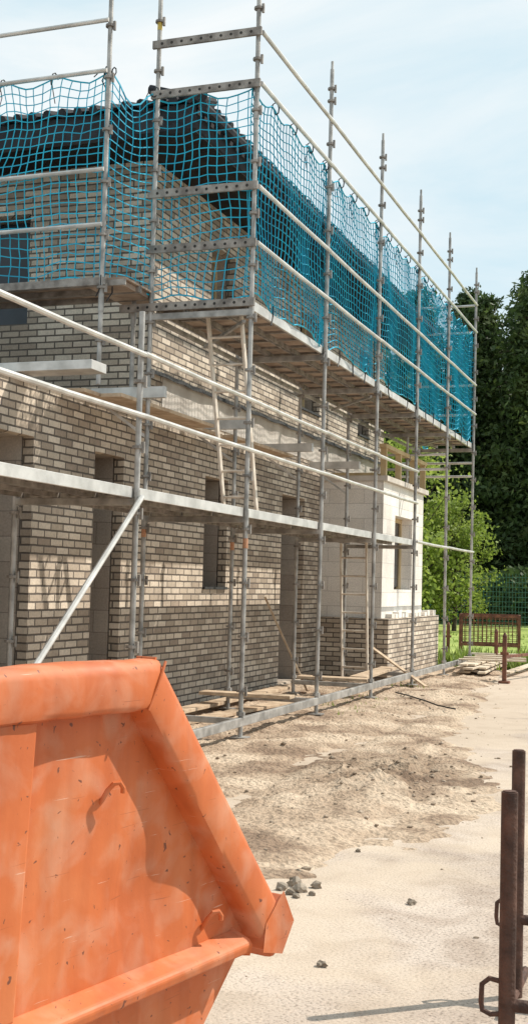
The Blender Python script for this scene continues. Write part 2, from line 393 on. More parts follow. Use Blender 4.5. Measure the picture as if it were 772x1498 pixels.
for i in range(5): mt.box((XO-0.045,YS[i]+0.03,ZD2-0.08),(XO-0.02,YS[i+1]-0.03,ZD2+0.02))
mt.make('deck_edge_profiles',M_galv2,scaf,bevel=0.004)
# consoles and boards between inner posts and wall
mc=MB()
for y in YS[:4]:
    mc.beam((XI+0.22,y-0.04,3.57),(XW+0.03,y-0.04,3.57),0.06,0.12,0); mc.beam((XI,y,3.1),(XW+0.15,y,3.46),0.03,0.03,0)
mc.beam((XI+0.15,YZ+1.15,3.60),(XW-1.3,YZ+1.15,3.60),0.30,0.09,0)
mc.make('console_brackets',M_galv2,scaf,bevel=0.004)
mw=MB()
mw.beam((XI-0.18,YA-0.5,3.48),(XI-0.18,YA+2.0,3.485),0.24,0.04); mw.beam((XI-0.43,YA-0.8,3.49),(XI-0.42,YA+2.9,3.48),0.22,0.04)
mw.beam((XI-0.3,YS[1]+0.4,3.48),(XI-0.3,YS[2]+0.3,3.485),0.24,0.04)
# low boards
mw.beam((XO-0.2,YS[1]-0.3,0.26),(XI-0.2,YS[1]-0.35,0.26),0.25,0.04); mw.beam((XO-0.1,YS[2]+0.3,0.26),(XI+0.0,YS[2]+0.25,0.26),0.3,0.04)
mw.beam((XI-0.1,YA+1.2,0.12),(XI-0.15,YS[2],0.11),0.2,0.04); mw.beam((XO-0.35,YS[2]+0.6,0.26),(XO-0.5,YS[3]+0.5,0.26),0.26,0.04)
mw.beam((XI+0.2,YA+0.6,0.07),(XI+0.5,YS[1]+0.7,0.09),0.2,0.035)
mw.beam((XO+0.3,YS[3]-0.3,0.05),(XI+0.35,YS[3]+0.4,0.6),0.07,0.025)
mw.beam((XI+0.1,YS[3]-2.2,0.05),(XW+0.15,YS[3]-2.4,1.4),0.06,0.03)
mw.make('timber_boards',M_wood,scaf,bevel=0.004)

# ------------------------------------------------------------ ladders
def ladder(name,bot,top,w,rung_dir=(1,0,0)):
    m=MB(); b=Vector(bot); t=Vector(top); r=Vector(rung_dir)*w/2
    m.beam(b-r,t-r,0.028,0.065,0,up=(0,1,0)); m.beam(b+r,t+r,0.028,0.065,0,up=(0,1,0))
    L=(t-b).length; n=int(L/0.27)
    for i in range(n):
        p=b+(t-b)*((i+0.6)/n); m.tube(p-r,p+r,0.015,8)
    o=m.make(name,M_alu,None,bevel=0.003)
    return o
ladder('ladder',(-4.80,12.50,2.37),(-4.80,11.82,4.60),0.38)
ladder('ladder',(-5.26,19.0,0.12),(-5.26,18.75,2.45),0.42)

# ------------------------------------------------------------ safety net
mn=MB(); mtie=MB()
def net(p,q,z0,z1,nrm,seed,cell=0.098,top_sag=0.09):
    p=Vector(p);q=Vector(q); L=(q-p).length; d=(q-p)/L; nrm=Vector(nrm)
    nu=max(2,int(L/cell)); nv=int((z1-z0)/cell)
    P=[[None]*(nv+1) for _ in range(nu+1)]
    for i in range(nu+1):
        for j in range(nv+1):
            u=i/nu*L; t=j/nv; z=z0+(z1-z0)*t
            nx=noise.noise((u*1.1,z*1.1,seed)); ny=noise.noise((u*0.9+9,z*0.9,seed+4)); nz=noise.noise((u*1.6,z*1.3,seed+9))
            hi=noise.noise((u*7,z*7,seed+2))*0.02; hj=noise.noise((u*7,z*7,seed+7))*0.02
            sag=top_sag*abs(math.sin(math.pi*u/0.62))**1.5*t**4
            edge=min(1,min(i,nu-i)/3)
            diag=0.045*math.sin(u*1.5+seed)*math.sin(z*2)
            w=p+d*(u+(nx*0.12+hi+diag)*edge)+nrm*(0.02+0.13*ny*(1-t*t)*edge+0.03*nz)+Vector((0,0,z+nz*0.14*(1-t)+hj-sag))
            P[i][j]=w
    r=0.0066
    for i in range(nu+1): mn.poly(P[i],r,3,0,cap=False)
    for j in range(nv+1): mn.poly([P[i][j] for i in range(nu+1)],r if j not in (0,nv) else 0.010,3,0,cap=False)
    k=0
    while k*0.62<=L:   # ties at top
        u=k*0.62; b=p+d*u; 
        pts=[]; 
        for a in range(9):
            t=a/8*2*math.pi; pts.append(b+nrm*(0.035*math.cos(t)+0.0)+Vector((0,0,z1+0.0+0.06*math.sin(t)-0.01))+d*0.01*a)
        mtie.poly(pts,0.008,4)
        if random.random()<0.5:
            e=pts[-1]; mtie.poly([e,e+Vector((0,0,0.08))+nrm*0.05+d*0.05,e+Vector((0,0,-0.02))+d*0.12],0.008,4)
        if random.random()<0.5:
            e=pts[-1]; mtie.poly([e,e+Vector((0,0,-0.1))+nrm*0.04,e+Vector((0,0,-0.25))+d*random.uniform(-.08,.08)],0.006,4)
        if random.random()<0.6:
            e=b+Vector((0,0,z0+0.02))+nrm*0.02-nrm*0.06; mtie.poly([e,e+Vector((0,0,-0.12)),e+Vector((0,0,-0.22))+d*random.uniform(-.08,.08)],0.009,4)
        k+=1
random.seed(11)
for i in range(5): net((XO-0.03,YS[i],0),(XO-0.03,YS[i+1],0),4.56,6.78,(-1,0,0),3.3+i*5)
net((XO,YA+0.03,0),(XI,YA+0.03,0),4.56,6.78,(0,1,0),40)
net((XI,YA,0),(XL,YL,0),4.62,6.82,(-1,-0.3,0),50,top_sag=0.25)
net((XL,YL+0.02,0),(XL-2.57,YL+0.02,0),4.66,6.82,(0,1,0),60)
net((XL-2.57,YL+0.02,0),(XL-5.14,YL+0.02,0),4.66,6.82,(0,1,0),70)
net((XO,YS[5],0),(XI,YS[5],0),4.56,6.78,(0,1,0),80)
net((XI-0.05,YS[5]-0.1,0),(XI-0.05,YS[5]+1.2,0),4.56,6.78,(0,1,0),90)
o=mn.make('safety_net',M_net); mtie.make('net_ties',M_tie,o)

# ------------------------------------------------------------ orange skip
def orangemat(name='orange_paint',gain=1.0):
    m,n,l,b=nt(name)
    tc=n.new('ShaderNodeTexCoord')
    def N(s,d=8,dist=0,v=None):
        t=n.new('ShaderNodeTexNoise'); t.inputs['Scale'].default_value=s; t.inputs['Detail'].default_value=d; t.inputs['Distortion'].default_value=dist
        l.new(v or tc.outputs['Object'],t.inputs['Vector']); return t
    g=gain
    a=N(2.2,8,0.4); r=ramp(n,[(0.3,(0.47*g,0.108*g,0.028*g)),(0.5,(0.57*g,0.145*g,0.040*g)),(0.7,(0.61*g,0.20*g,0.072*g))]); l.new(a.outputs['Fac'],r.inputs['Fac'])
    # dusty fade
    a2=N(9,12,0.6); r2=ramp(n,[(0.46,0.0),(0.78,0.5)]); l.new(a2.outputs['Fac'],r2.inputs['Fac'])
    m1=n.new('ShaderNodeMix'); m1.data_type='RGBA'; m1.inputs[7].default_value=(0.62,0.37,0.25,1); l.new(r2.outputs['Color'],m1.inputs[0]); l.new(r.outputs['Color'],m1.inputs[6])
    # rust specks / chips
    a3=N(46,12,0.6); r3=ramp(n,[(0.675,0.0),(0.70,0.9)]); l.new(a3.outputs['Fac'],r3.inputs['Fac'])
    m2=n.new('ShaderNodeMix'); m2.data_type='RGBA'; m2.inputs[7].default_value=(0.14,0.05,0.03,1); l.new(r3.outputs['Color'],m2.inputs[0]); l.new(m1.outputs[2],m2.inputs[6])
    # scratches
    mp_=n.new('ShaderNodeMapping'); mp_.inputs['Rotation'].default_value=(0,0.6,0); mp_.inputs['Scale'].default_value=(1.2,1,40); l.new(tc.outputs['Object'],mp_.inputs['Vector'])
    a4=N(3,6,0.3,mp_.outputs[0]); r4=ramp(n,[(0.69,0.0),(0.71,0.55)]); l.new(a4.outputs['Fac'],r4.inputs['Fac'])
    m3=n.new('ShaderNodeMix'); m3.data_type='RGBA'; m3.inputs[7].default_value=(0.27,0.075,0.03,1); l.new(r4.outputs['Color'],m3.inputs[0]); l.new(m2.outputs[2],m3.inputs[6])
    # pale scuffs
    mp3=n.new('ShaderNodeMapping'); mp3.inputs['Rotation'].default_value=(0,-0.9,0); mp3.inputs['Scale'].default_value=(2,2,60); l.new(tc.outputs['Object'],mp3.inputs['Vector'])
    a6=N(2.5,6,0.5,mp3.outputs[0]); r6=ramp(n,[(0.70,0.0),(0.72,0.6)]); l.new(a6.outputs['Fac'],r6.inputs['Fac'])
    m5=n.new('ShaderNodeMix'); m5.data_type='RGBA'; m5.inputs[7].default_value=(0.72,0.50,0.38,1); l.new(r6.outputs['Color'],m5.inputs[0]); l.new(m3.outputs[2],m5.inputs[6])
    # vertical grime streaks
    mp2=n.new('ShaderNodeMapping'); mp2.inputs['Scale'].default_value=(14,14,0.8); l.new(tc.outputs['Object'],mp2.inputs['Vector'])
    a5=N(1,5,0.4,mp2.outputs[0]); r5=ramp(n,[(0.42,(1,1,1)),(0.72,(0.72,0.66,0.62))]); l.new(a5.outputs['Fac'],r5.inputs['Fac'])
    m4=n.new('ShaderNodeMix'); m4.data_type='RGBA'; m4.blend_type='MULTIPLY'; m4.inputs[0].default_value=0.6; l.new(m5.outputs[2],m4.inputs[6]); l.new(r5.outputs['Color'],m4.inputs[7])
    l.new(m4.outputs[2],b.inputs['Base Color'])
    rr_=ramp(n,[(0.3,0.5),(0.7,0.75)]); l.new(a2.outputs['Fac'],rr_.inputs['Fac']); l.new(rr_.outputs['Color'],b.inputs['Roughness'])
    bb=N(4,3); ad=n.new('ShaderNodeMath'); ad.operation='MULTIPLY_ADD'; ad.inputs[1].default_value=0.08; l.new(a3.outputs['Fac'],ad.inputs[0]); l.new(bb.outputs['Fac'],ad.inputs[2])
    bp=n.new('ShaderNodeBump'); bp.inputs['Strength'].default_value=0.3; bp.inputs['Distance'].default_value=0.02; l.new(ad.outputs[0],bp.inputs['Height']); l.new(bp.outputs['Normal'],b.inputs['Normal'])
    return m
M_or=orangemat()
skip=empty('orange_skip_container',(-1.28,2.83,0),math.radians(77.4))
def side(yp,sgn,parent,nm):
    m=MB(); nx,nz=90,50
    for i in range(nz+1):
        z=1.36-(1.36-0.56)*i/nz; xr=-0.04+(1.36-z)*(0.63/0.77); xl=-1.7-(1.36-z)*(0.63/0.77)
        for j in range(nx+1):
            x=xl+(xr-xl)*j/nx
            e=min(1,8*min(j/nx,1-j/nx,i/nz+.02,1-i/nz+.02))
            dd=0.014*noise.noise((x*1.6,z*1.6,1.3))+0.004*noise.noise((x*5,z*5,4))
            dd+=0.030*math.exp(-(((x-0.02)/0.13)**2+((z-0.80)/0.12)**2))-0.012*math.exp(-(((x-0.2)/0.08)**2+((z-0.74)/0.09)**2))
            m.v.append((x,yp+sgn*dd*e,z))
    for i in range(nz):
        for j in range(nx):
            a=i*(nx+1)+j; m.f.append((a,a+1,a+nx+2,a+nx+1)); m.m.append(0)
    o=m.make(nm,M_or,parent,smooth=True); s=o.modifiers.new('s','SOLIDIFY'); s.thickness=0.006; return o
side(0.075,1,skip,'side_plate'); W=1.75
side(W-0.075,1,skip,'far_side_plate')
def rim(y0,sg,nm):
    prof=[(0,.035),(.004,.018),(.014,.006),(.03,0),(.105,0),(.117,.004),(.123,.014),(.125,.03),(.125,.085),(.1,.1),(.02,.1),(.006,.095),(0,.08)]
    P=[(-2.356,0.605),(-1.70,1.40),(0,1.40),(0.656,0.605)]
    Mv=[(0.771,-0.636),(0.471,-1.0),(-0.471,-1.0),(-0.771,-0.636)]
    m=MB(); vs=[]; k=len(prof)
    # subdivide path
    path=[]
    for a in range(3):
        for t in range(24):
            f=t/24; path.append((P[a][0]*(1-f)+P[a+1][0]*f,P[a][1]*(1-f)+P[a+1][1]*f,Mv[a][0]*(1-f)+Mv[a+1][0]*f,Mv[a][1]*(1-f)+Mv[a+1][1]*f))
    path.append((*P[3],*Mv[3]))
    for (px,pz,mx,mz) in path:
        for (w,y) in prof:
            j=0.004*noise.noise((px*9,pz*9,w*30)); vs.append((px+mx*w,y0+sg*(y+j),pz+mz*w+j))
    fs=[]
    for i in range(len(path)-1):
        for j in range(k):
            j2=(j+1)%k; fs.append((i*k+j,i*k+j2,(i+1)*k+j2,(i+1)*k+j))
    fs.append(tuple(range(k))); fs.append(tuple((len(path)-1)*k+j for j in range(k)))
    m.add(vs,fs); return m.make(nm,M_or,skip,smooth=True)
rim(0,1,'rim'); rim(W,-1,'far_rim')
# weld seam at the rim mitre and small tarpaulin studs on the sloping rim
m=MB()
m.poly([(0.002,-0.001,1.396),(-0.03,-0.003,1.335),(-0.058,0.002,1.277)],0.004,6)
m.poly([(0.002,0.03,1.402),(0.001,0.06,1.402),(0.001,0.09,1.402)],0.004,6)
for i in range(9):
    f=0.12+0.095*i; px=f*0.656; pz=1.40-f*0.795
    m.poly([(px+0.004,0.075,pz+0.004),(px+0.012,0.075,pz+0.012)],0.007,6)
m.make('weld_seams_studs',M_or,skip,smooth=True)
m=MB()
# lower hull (under the ledge), ends and floor
def prism(m,poly,y0,y1):
    k=len(poly); vs=[(x,y0,z) for x,z in poly]+[(x,y1,z) for x,z in poly]
    m.add(vs,[tuple(range(k)),tuple(range(2*k-1,k-1,-1))]+[(j,(j+1)%k,k+(j+1)%k,k+j) for j in range(k)])
low=[(-2.25,0.56),(0.52,0.56),(0.06,0.12),(-1.8,0.12)]
prism(m,low,0.085,0.10); prism(m,low,W-0.10,W-0.085)
m.beam((0.50,W/2,0.545),(0.05,W/2,0.13),W-0.2,0.012,up=(0.6,0,0.8)); m.beam((-2.23,W/2,0.545),(-1.79,W/2,0.13),W-0.2,0.012,up=(-0.6,0,0.8))
m.box((-1.8,0.1,0.12),(0.06,W-0.1,0.135))
for x in (-1.5,-0.3): m.box((x,0.2,0.0),(x+0.12,W-0.2,0.118))
m.box((0.56,0.103,0.56),(0.64,W-0.103,0.61)); m.box((-2.34,0.103,0.56),(-2.26,W-0.103,0.61))
m.make('lower_hull',M_or,skip,bevel=0.004)
m=MB()
# ledge
led=[(0.07,0.622),(0.01,0.60),(0.002,0.590),(0.008,0.565),(0.07,0.555)]
vs=[(-2.2,y,z) for y,z in led]+[(0.44,y,z) for y,z in led]; k=5
m.add(vs,[tuple(range(k)),tuple(range(2*k-1,k-1,-1))]+[(j,(j+1)%k,k+(j+1)%k,k+j) for j in range(k)])
# gusset on the corner
prism(m,[(0.657,0.61),(0.60,0.535),(0.505,0.56),(0.515,0.63),(0.60,0.70)],-0.004,0.10)
for (a,b) in ((-0.60,-0.435),(-1.35,-1.20)):
    vs=[(a,0.02,1.28),(b,0.02,1.28),(b-0.04,0.02,0.63),(a+0.04,0.02,0.63),(a-0.02,0.08,1.28),(b+0.015,0.08,1.28),(b-0.025,0.08,0.62),(a+0.02,0.08,0.62)]
    m.add(vs,[(0,3,2,1),(0,1,5,4),(1,2,6,5),(2,3,7,6),(3,0,4,7)])
m.make('ledge_and_ribs',M_or,skip,bevel=0.006)
m=MB()
def hook(x,z):
    k=0.62
    pts=[(-0.02,0.075,-0.085),(-0.022,0.060,-0.06),(-0.02,0.045,-0.02),(-0.012,0.03,0.008),(0.008,0.022,0.012),(0.026,0.02,-0.010),(0.030,0.022,-0.030)]
    m.poly([(x+a*k,y,z+c*k) for a,y,c in pts],0.0065,8)
hook(-0.142,1.10); hook(0.30,0.70); hook(-0.9,1.09)
m.make('tarpaulin_hooks',M_or,skip,smooth=True)

# ------------------------------------------------------------ steel barrier frames (right)
def barrier(x,y,rz,h=0.96):
    e=empty('steel_barrier_frame',(x,y,0),rz); m=MB(); r=0.0265
    m.poly([(0,0,0),(0,0,h)],r,12); m.poly([(0,0,h),(0,0,h+0.004)],r*0.8,12)
    m.poly([(1.5,0,0),(1.5,0,h)],r,12)
    for z in (0.30,): m.poly([(0,0,z),(1.5,0,z)],0.02,10)
    z0=0.27
    m.poly([(-0.02,0,z0+0.10),(-0.055,0,z0+0.105),(-0.078,0,z0+0.085),(-0.08,0,z0+0.03),(-0.076,0,z0+0.005),(-0.05,0,z0-0.005),(-0.02,0,z0)],0.0085,8)
    m.poly([(0,-0.28,0.02),(0,0.28,0.02)],0.02,8); m.poly([(1.5,-0.28,0.02),(1.5,0.28,0.02)],0.02,8)
    m.make('frame',M_rust,e,smooth=True); return e
barrier(-0.575,3.94,0.05); barrier(-0.69,4.96,0.0)
def blob(m,c,s,seed,amp=0.25,sub=2):
    import bmesh
    bm=bmesh.new(); bmesh.ops.create_icosphere(bm,subdivisions=sub,radius=1)
    vs=[]
    for v in bm.verts:
        f=1+amp*noise.noise(v.co*1.7+Vector((seed,seed*2,0)))
        vs.append((c[0]+v.co.x*s[0]*f,c[1]+v.co.y*s[1]*f,c[2]+v.co.z*s[2]*f))
    fs=[tuple(v.index for v in f.verts) for f in bm.faces]; bm.free(); m.add(vs,fs)

# ------------------------------------------------------------ ground
def groundmat():
    m,n,l,b=nt('concrete_pavement')
    tc=n.new('ShaderNodeTexCoord')
    def N(s,d=8,dist=0):
        t=n.new('ShaderNodeTexNoise'); t.inputs['Scale'].default_value=s; t.inputs['Detail'].default_value=d; t.inputs['Distortion'].default_value=dist
        l.new(tc.outputs['Object'],t.inputs['Vector']); return t
    a=N(0.5,9,0.5); r=ramp(n,[(0.35,(0.40,0.32,0.26)),(0.6,(0.54,0.45,0.38))]); l.new(a.outputs['Fac'],r.inputs['Fac'])
    s=N(70,3); r2=ramp(n,[(0.34,(0.45,0.43,0.42)),(0.48,(1,1,1)),(0.60,(1,1,1)),(0.70,(1.35,1.3,1.25))]); l.new(s.outputs['Fac'],r2.inputs['Fac'])
    m1=n.new('ShaderNodeMix'); m1.data_type='RGBA'; m1.blend_type='MULTIPLY'; m1.inputs[0].default_value=0.85; l.new(r.outputs['Color'],m1.inputs[6]); l.new(r2.outputs['Color'],m1.inputs[7])
    st=N(3,10,1.0); r3=ramp(n,[(0.42,(1,1,1)),(0.66,(0.76,0.72,0.69))]); l.new(st.outputs['Fac'],r3.inputs['Fac'])
    m2=n.new('ShaderNodeMix'); m2.data_type='RGBA'; m2.blend_type='MULTIPLY'; m2.inputs[0].default_value=1; l.new(m1.outputs[2],m2.inputs[6]); l.new(r3.outputs['Color'],m2.inputs[7])
    # dark gravel flecks
    v=n.new('ShaderNodeTexVoronoi'); v.inputs['Scale'].default_value=26; l.new(tc.outputs['Object'],v.inputs['Vector'])
    rv=ramp(n,[(0.09,(0.42,0.38,0.35)),(0.13,(1,1,1))]); l.new(v.outputs['Distance'],rv.inputs['Fac'])
    m3=n.new('ShaderNodeMix'); m3.data_type='RGBA'; m3.blend_type='MULTIPLY'; m3.inputs[0].default_value=0.6; l.new(m2.outputs[2],m3.inputs[6]); l.new(rv.outputs['Color'],m3.inputs[7])
    # sand dust swept over the slab next to the earth strip
    sx=n.new('ShaderNodeSeparateXYZ'); l.new(tc.outputs['Object'],sx.inputs[0])
    dn=N(1.2,9,0.8)
    ma=n.new('ShaderNodeMath'); ma.operation='MULTIPLY_ADD'; ma.inputs[1].default_value=-0.35; ma.inputs[2].default_value=-0.55; l.new(sx.outputs['X'],ma.inputs[0])
    mb_=n.new('ShaderNodeMath'); mb_.operation='MULTIPLY_ADD'; mb_.inputs[1].default_value=1.6; l.new(dn.outputs['Fac'],mb_.inputs[0]); l.new(ma.outputs[0],mb_.inputs[2])
    rd=ramp(n,[(0.55,0.0),(0.95,0.6)]); l.new(mb_.outputs[0],rd.inputs['Fac'])
    m4=n.new('ShaderNodeMix'); m4.data_type='RGBA'; m4.inputs[7].default_value=(0.56,0.45,0.34,1); l.new(rd.outputs['Color'],m4.inputs[0]); l.new(m3.outputs[2],m4.inputs[6])
    l.new(m4.outputs[2],b.inputs['Base Color']); b.inputs['Roughness'].default_value=0.92
    bp=n.new('ShaderNodeBump'); bp.inputs['Strength'].default_value=0.4; bp.inputs['Distance'].default_value=0.01; l.new(s.outputs['Fac'],bp.inputs['Height']); l.new(bp.outputs['Normal'],b.inputs['Normal'])
    return m
m=MB(); S=400; m.add([(-S,-S,0),(S,-S,0),(S,S,0),(-S,S,0)],[(0,1,2,3)]); m.make('ground',groundmat())
def sandmat():
    m,n,l,b=nt('sandy_earth')
    tc=n.new('ShaderNodeTexCoord')
    def N(s,d=8,dist=0):
        t=n.new('ShaderNodeTexNoise'); t.inputs['Scale'].default_value=s; t.inputs['Detail'].default_value=d; t.inputs['Distortion'].default_value=dist
        l.new(tc.outputs['Object'],t.inputs['Vector']); return t
    a=N(1.3,11,0.7); r=ramp(n,[(0.36,(0.25,0.17,0.115)),(0.46,(0.42,0.31,0.22)),(0.60,(0.57,0.45,0.335))]); l.new(a.outputs['Fac'],r.inputs['Fac'])
    s=N(30,8); r2=ramp(n,[(0.36,(0.62,0.60,0.58)),(0.5,(1,1,1)),(0.7,(1.18,1.15,1.12))]); l.new(s.outputs['Fac'],r2.inputs['Fac'])
    m1=n.new('ShaderNodeMix'); m1.data_type='RGBA'; m1.blend_type='MULTIPLY'; m1.inputs[0].default_value=0.95; l.new(r.outputs['Color'],m1.inputs[6]); l.new(r2.outputs['Color'],m1.inputs[7])
    # freshly dug, darker soil heap
    mp_=n.new('ShaderNodeMapping'); mp_.inputs['Location'].default_value=(2.45/1.1,-10.1/1.7,0); mp_.inputs['Scale'].default_value=(1/1.1,1/1.7,1); l.new(tc.outputs['Object'],mp_.inputs['Vector'])
    ln=n.new('ShaderNodeVectorMath'); ln.operation='LENGTH'; l.new(mp_.outputs[0],ln.inputs[0])
    d2=N(3.5,9,0.5); ad=n.new('ShaderNodeMath'); ad.operation='MULTIPLY_ADD'; ad.inputs[1].default_value=1.6; l.new(d2.outputs['Fac'],ad.inputs[0]); l.new(ln.outputs['Value'],ad.inputs[2])
    rd=ramp(n,[(0.50,0.0),(0.52,0.0)]); 
    mr_=n.new('ShaderNodeMapRange'); mr_.inputs['From Min'].default_value=1.75; mr_.inputs['From Max'].default_value=1.15; mr_.inputs['To Min'].default_value=0; mr_.inputs['To Max'].default_value=0.6; l.new(ad.outputs[0],mr_.inputs['Value'])
    m2=n.new('ShaderNodeMix'); m2.data_type='RGBA'; m2.blend_type='MULTIPLY'; m2.inputs[7].default_value=(0.45,0.39,0.34,1); l.new(mr_.outputs[0],m2.inputs[0]); l.new(m1.outputs[2],m2.inputs[6])
    l.new(m2.outputs[2],b.inputs['Base Color']); b.inputs['Roughness'].default_value=0.97
    bp=n.new('ShaderNodeBump'); bp.inputs['Strength'].default_value=0.8; bp.inputs['Distance'].default_value=0.04; l.new(s.outputs['Fac'],bp.inputs['Height']); l.new(bp.outputs['Normal'],b.inputs['Normal'])
    return m
def sm(a,b,x): t=max(0,min(1,(x-a)/(b-a))); return t*t*(3-2*t)
def edge(y):
    if y>12: e=-2.15-(y-12)*0.115
    elif y>9.3: e=-1.45-(y-9.3)*0.26
    elif y>6.5: e=-1.9+(y-6.5)*0.16
    else: e=-1.9-(6.5-y)*0.9
    return e+0.35*noise.noise((y*0.8,3,0))+0.12*noise.noise((y*3.1,7,0))
def sandmask(x,y):
    return sm(-0.35,0.55,(edge(y)-x)+0.28*noise.noise((x*1.6,y*1.6,2))+0.1*noise.noise((x*6,y*6,2)))*sm(4.2,6.0,y)
def sandh(x,y):
    M=sandmask(x,y)
    h=0.05*noise.noise((x*0.7,y*0.7,0))+0.03*abs(noise.noise((x*2.6,y*2.6,5)))+0.028*noise.noise((x*7,y*7,9))+0.018*noise.noise((x*19,y*19,1))
    pile=0.10*math.exp(-(((x+2.5)/0.6)**2+((y-10.0)/1.2)**2))
    rut=-0.035*math.exp(-((x+3.3+0.2*noise.noise((y*.5,0,0)))/0.15)**2)-0.03*math.exp(-((x+2.0+0.09*(y-8)+0.2*noise.noise((y*.5,4,0)))/0.13)**2)
    return -0.03+M*(0.06+h+rut+pile*(0.4+1.2*abs(noise.noise((x*6,y*6,8)))+0.6*abs(noise.noise((x*15,y*15,8)))))
m=MB(); xs=np.arange(-6.15,-0.7,0.05); ysn=np.arange(3.6,27.5,0.055)
nx=len(xs)
for yy in ysn:
    for xx in xs: m.v.append((float(xx),float(yy),sandh(xx,yy)))
for j in range(len(ysn)-1):
    for i in range(nx-1):
        a=j*nx+i; m.f.append((a,a+1,a+nx+1,a+nx)); m.m.append(0)
m.make('sand_ground',sandmat(),None,smooth=True)
# clods & stones
random.seed(21)
m=MB(); cnt=0
while cnt<1100:
    y=random.uniform(5.5,24); x=random.uniform(-5.6,-0.8)
    M=sandmask(x,y)
    dens=0.08+0.92*math.exp(-(((x+2.3)/0.6)**2+((y-9.9)/1.2)**2))
    if random.random()>dens*(0.15+M): continue
    s=random.choice([0.004,0.005,0.006,0.008,0.010,0.014,0.018])*random.uniform(0.7,1.2)
    if random.random()<0.012: s=0.026
    z=max(0,sandh(x,y)); blob(m,(x,y,z+s*0.2),(s*1.2,s,s*0.7),random.uniform(0,50),0.6,1); cnt+=1
for i in range(220):
    y=random.uniform(2.8,22); x=random.uniform(-3,1.2)
    s=random.choice([0.003,0.004,0.006])*random.uniform(0.7,1.3); z=max(0,sandh(x,y)) if x<-0.75 and y>3.7 else 0
    blob(m,(x,y,z+s*0.3),(s*1.2,s,s*0.8),random.uniform(0,50),0.5,1)
m.make('earth_clods',M_clod)
m=MB()
for (x,y,s) in [(-1.97,6.15,0.032),(-1.92,6.26,0.025),(-2.03,6.25,0.032),(-1.89,6.1,0.016),(-1.95,6.02,0.018),(-2.0,6.07,0.02),(-2.07,6.14,0.026),(-1.38,6.15,0.020),(-1.50,5.0,0.018),(-2.1,6.5,0.02),(-1.95,7.2,0.014)]:
    blob(m,(x,y,s*0.5),(s*1.2,s,s*0.85),x*31+y,0.8,2)
m.make('rubble_stones',M_stone)
m=MB(); pts=[(-4.2,17.4,0.07),(-3.9,16.9,0.08),(-3.5,16.2,0.085),(-3.25,15.75,0.08),(-3.05,15.5,0.08),(-2.95,15.45,0.075)]
m.poly(pts,0.010,6); m.make('black_cable',M_hose,None,smooth=True)

# lawn
m=MB(); gx=np.linspace(-60,60,61); gy=np.linspace(27,150,62)
for yy in gy:
    for xx in gx: m.v.append((float(xx),float(yy)+(0.6*noise.noise((xx*0.6,1,0)) if yy==gy[0] else 0),0.006+ (0.12*abs(noise.noise((xx*.2,yy*.2,0))) if yy>29 else 0)))
for j in range(61):
    for i in range(60):
        a=j*61+i; m.f.append((a,a+1,a+62,a+61)); m.m.append(0)
m.make('lawn',M_lawn,None,smooth=True)
def tufts(name,n,xr,yr,hr,mat,clump=1.0):
    m=MB()
    for i in range(n):
        x=random.uniform(*xr); y=random.uniform(*yr)
        if noise.noise((x*0.8,y*0.8,3))<-0.1+ (1-clump): continue
        for k in range(5):
            a=random.uniform(0,6.28); h=random.uniform(*hr); w=h*0.12; lx=math.cos(a)*h*0.5; ly=math.sin(a)*h*0.5; ox=random.uniform(-.06,.06); oy=random.uniform(-.06,.06)
            m.add([(x+ox-math.sin(a)*w,y+oy+math.cos(a)*w,0),(x+ox+math.sin(a)*w,y+oy-math.cos(a)*w,0),(x+ox+lx,y+oy+ly,h)],[(0,1,2)])
    return m.make(name,mat)
random.seed(5)
tufts('grass_tufts',1500,(-9,4),(26.8,44),(0.05,0.14),M_grassb)
tufts('weeds',260,(-5.2,-3.4),(23.8,28.0),(0.12,0.4),M_grassb)
tufts('weeds',90,(-4.9,-3.9),(13,20),(0.03,0.10),M_grassb,0.8)

# ------------------------------------------------------------ fence
m=MB(); FY=50.0
for i in range(34):
    x=-34+i*2.5; m.box((x-0.03,FY-0.02,0),(x+0.03,FY+0.02,2.25))
z=0.1
while z<2.25: m.box((-34,FY+0.021,z-0.009),(48,FY+0.035,z+0.009)); z+=0.2
x=-22
while x<14: m.box((x-0.008,FY+0.036,0.05),(x+0.008,FY+0.046,2.25)); x+=0.13
m.make('mesh_fence',M_fence)

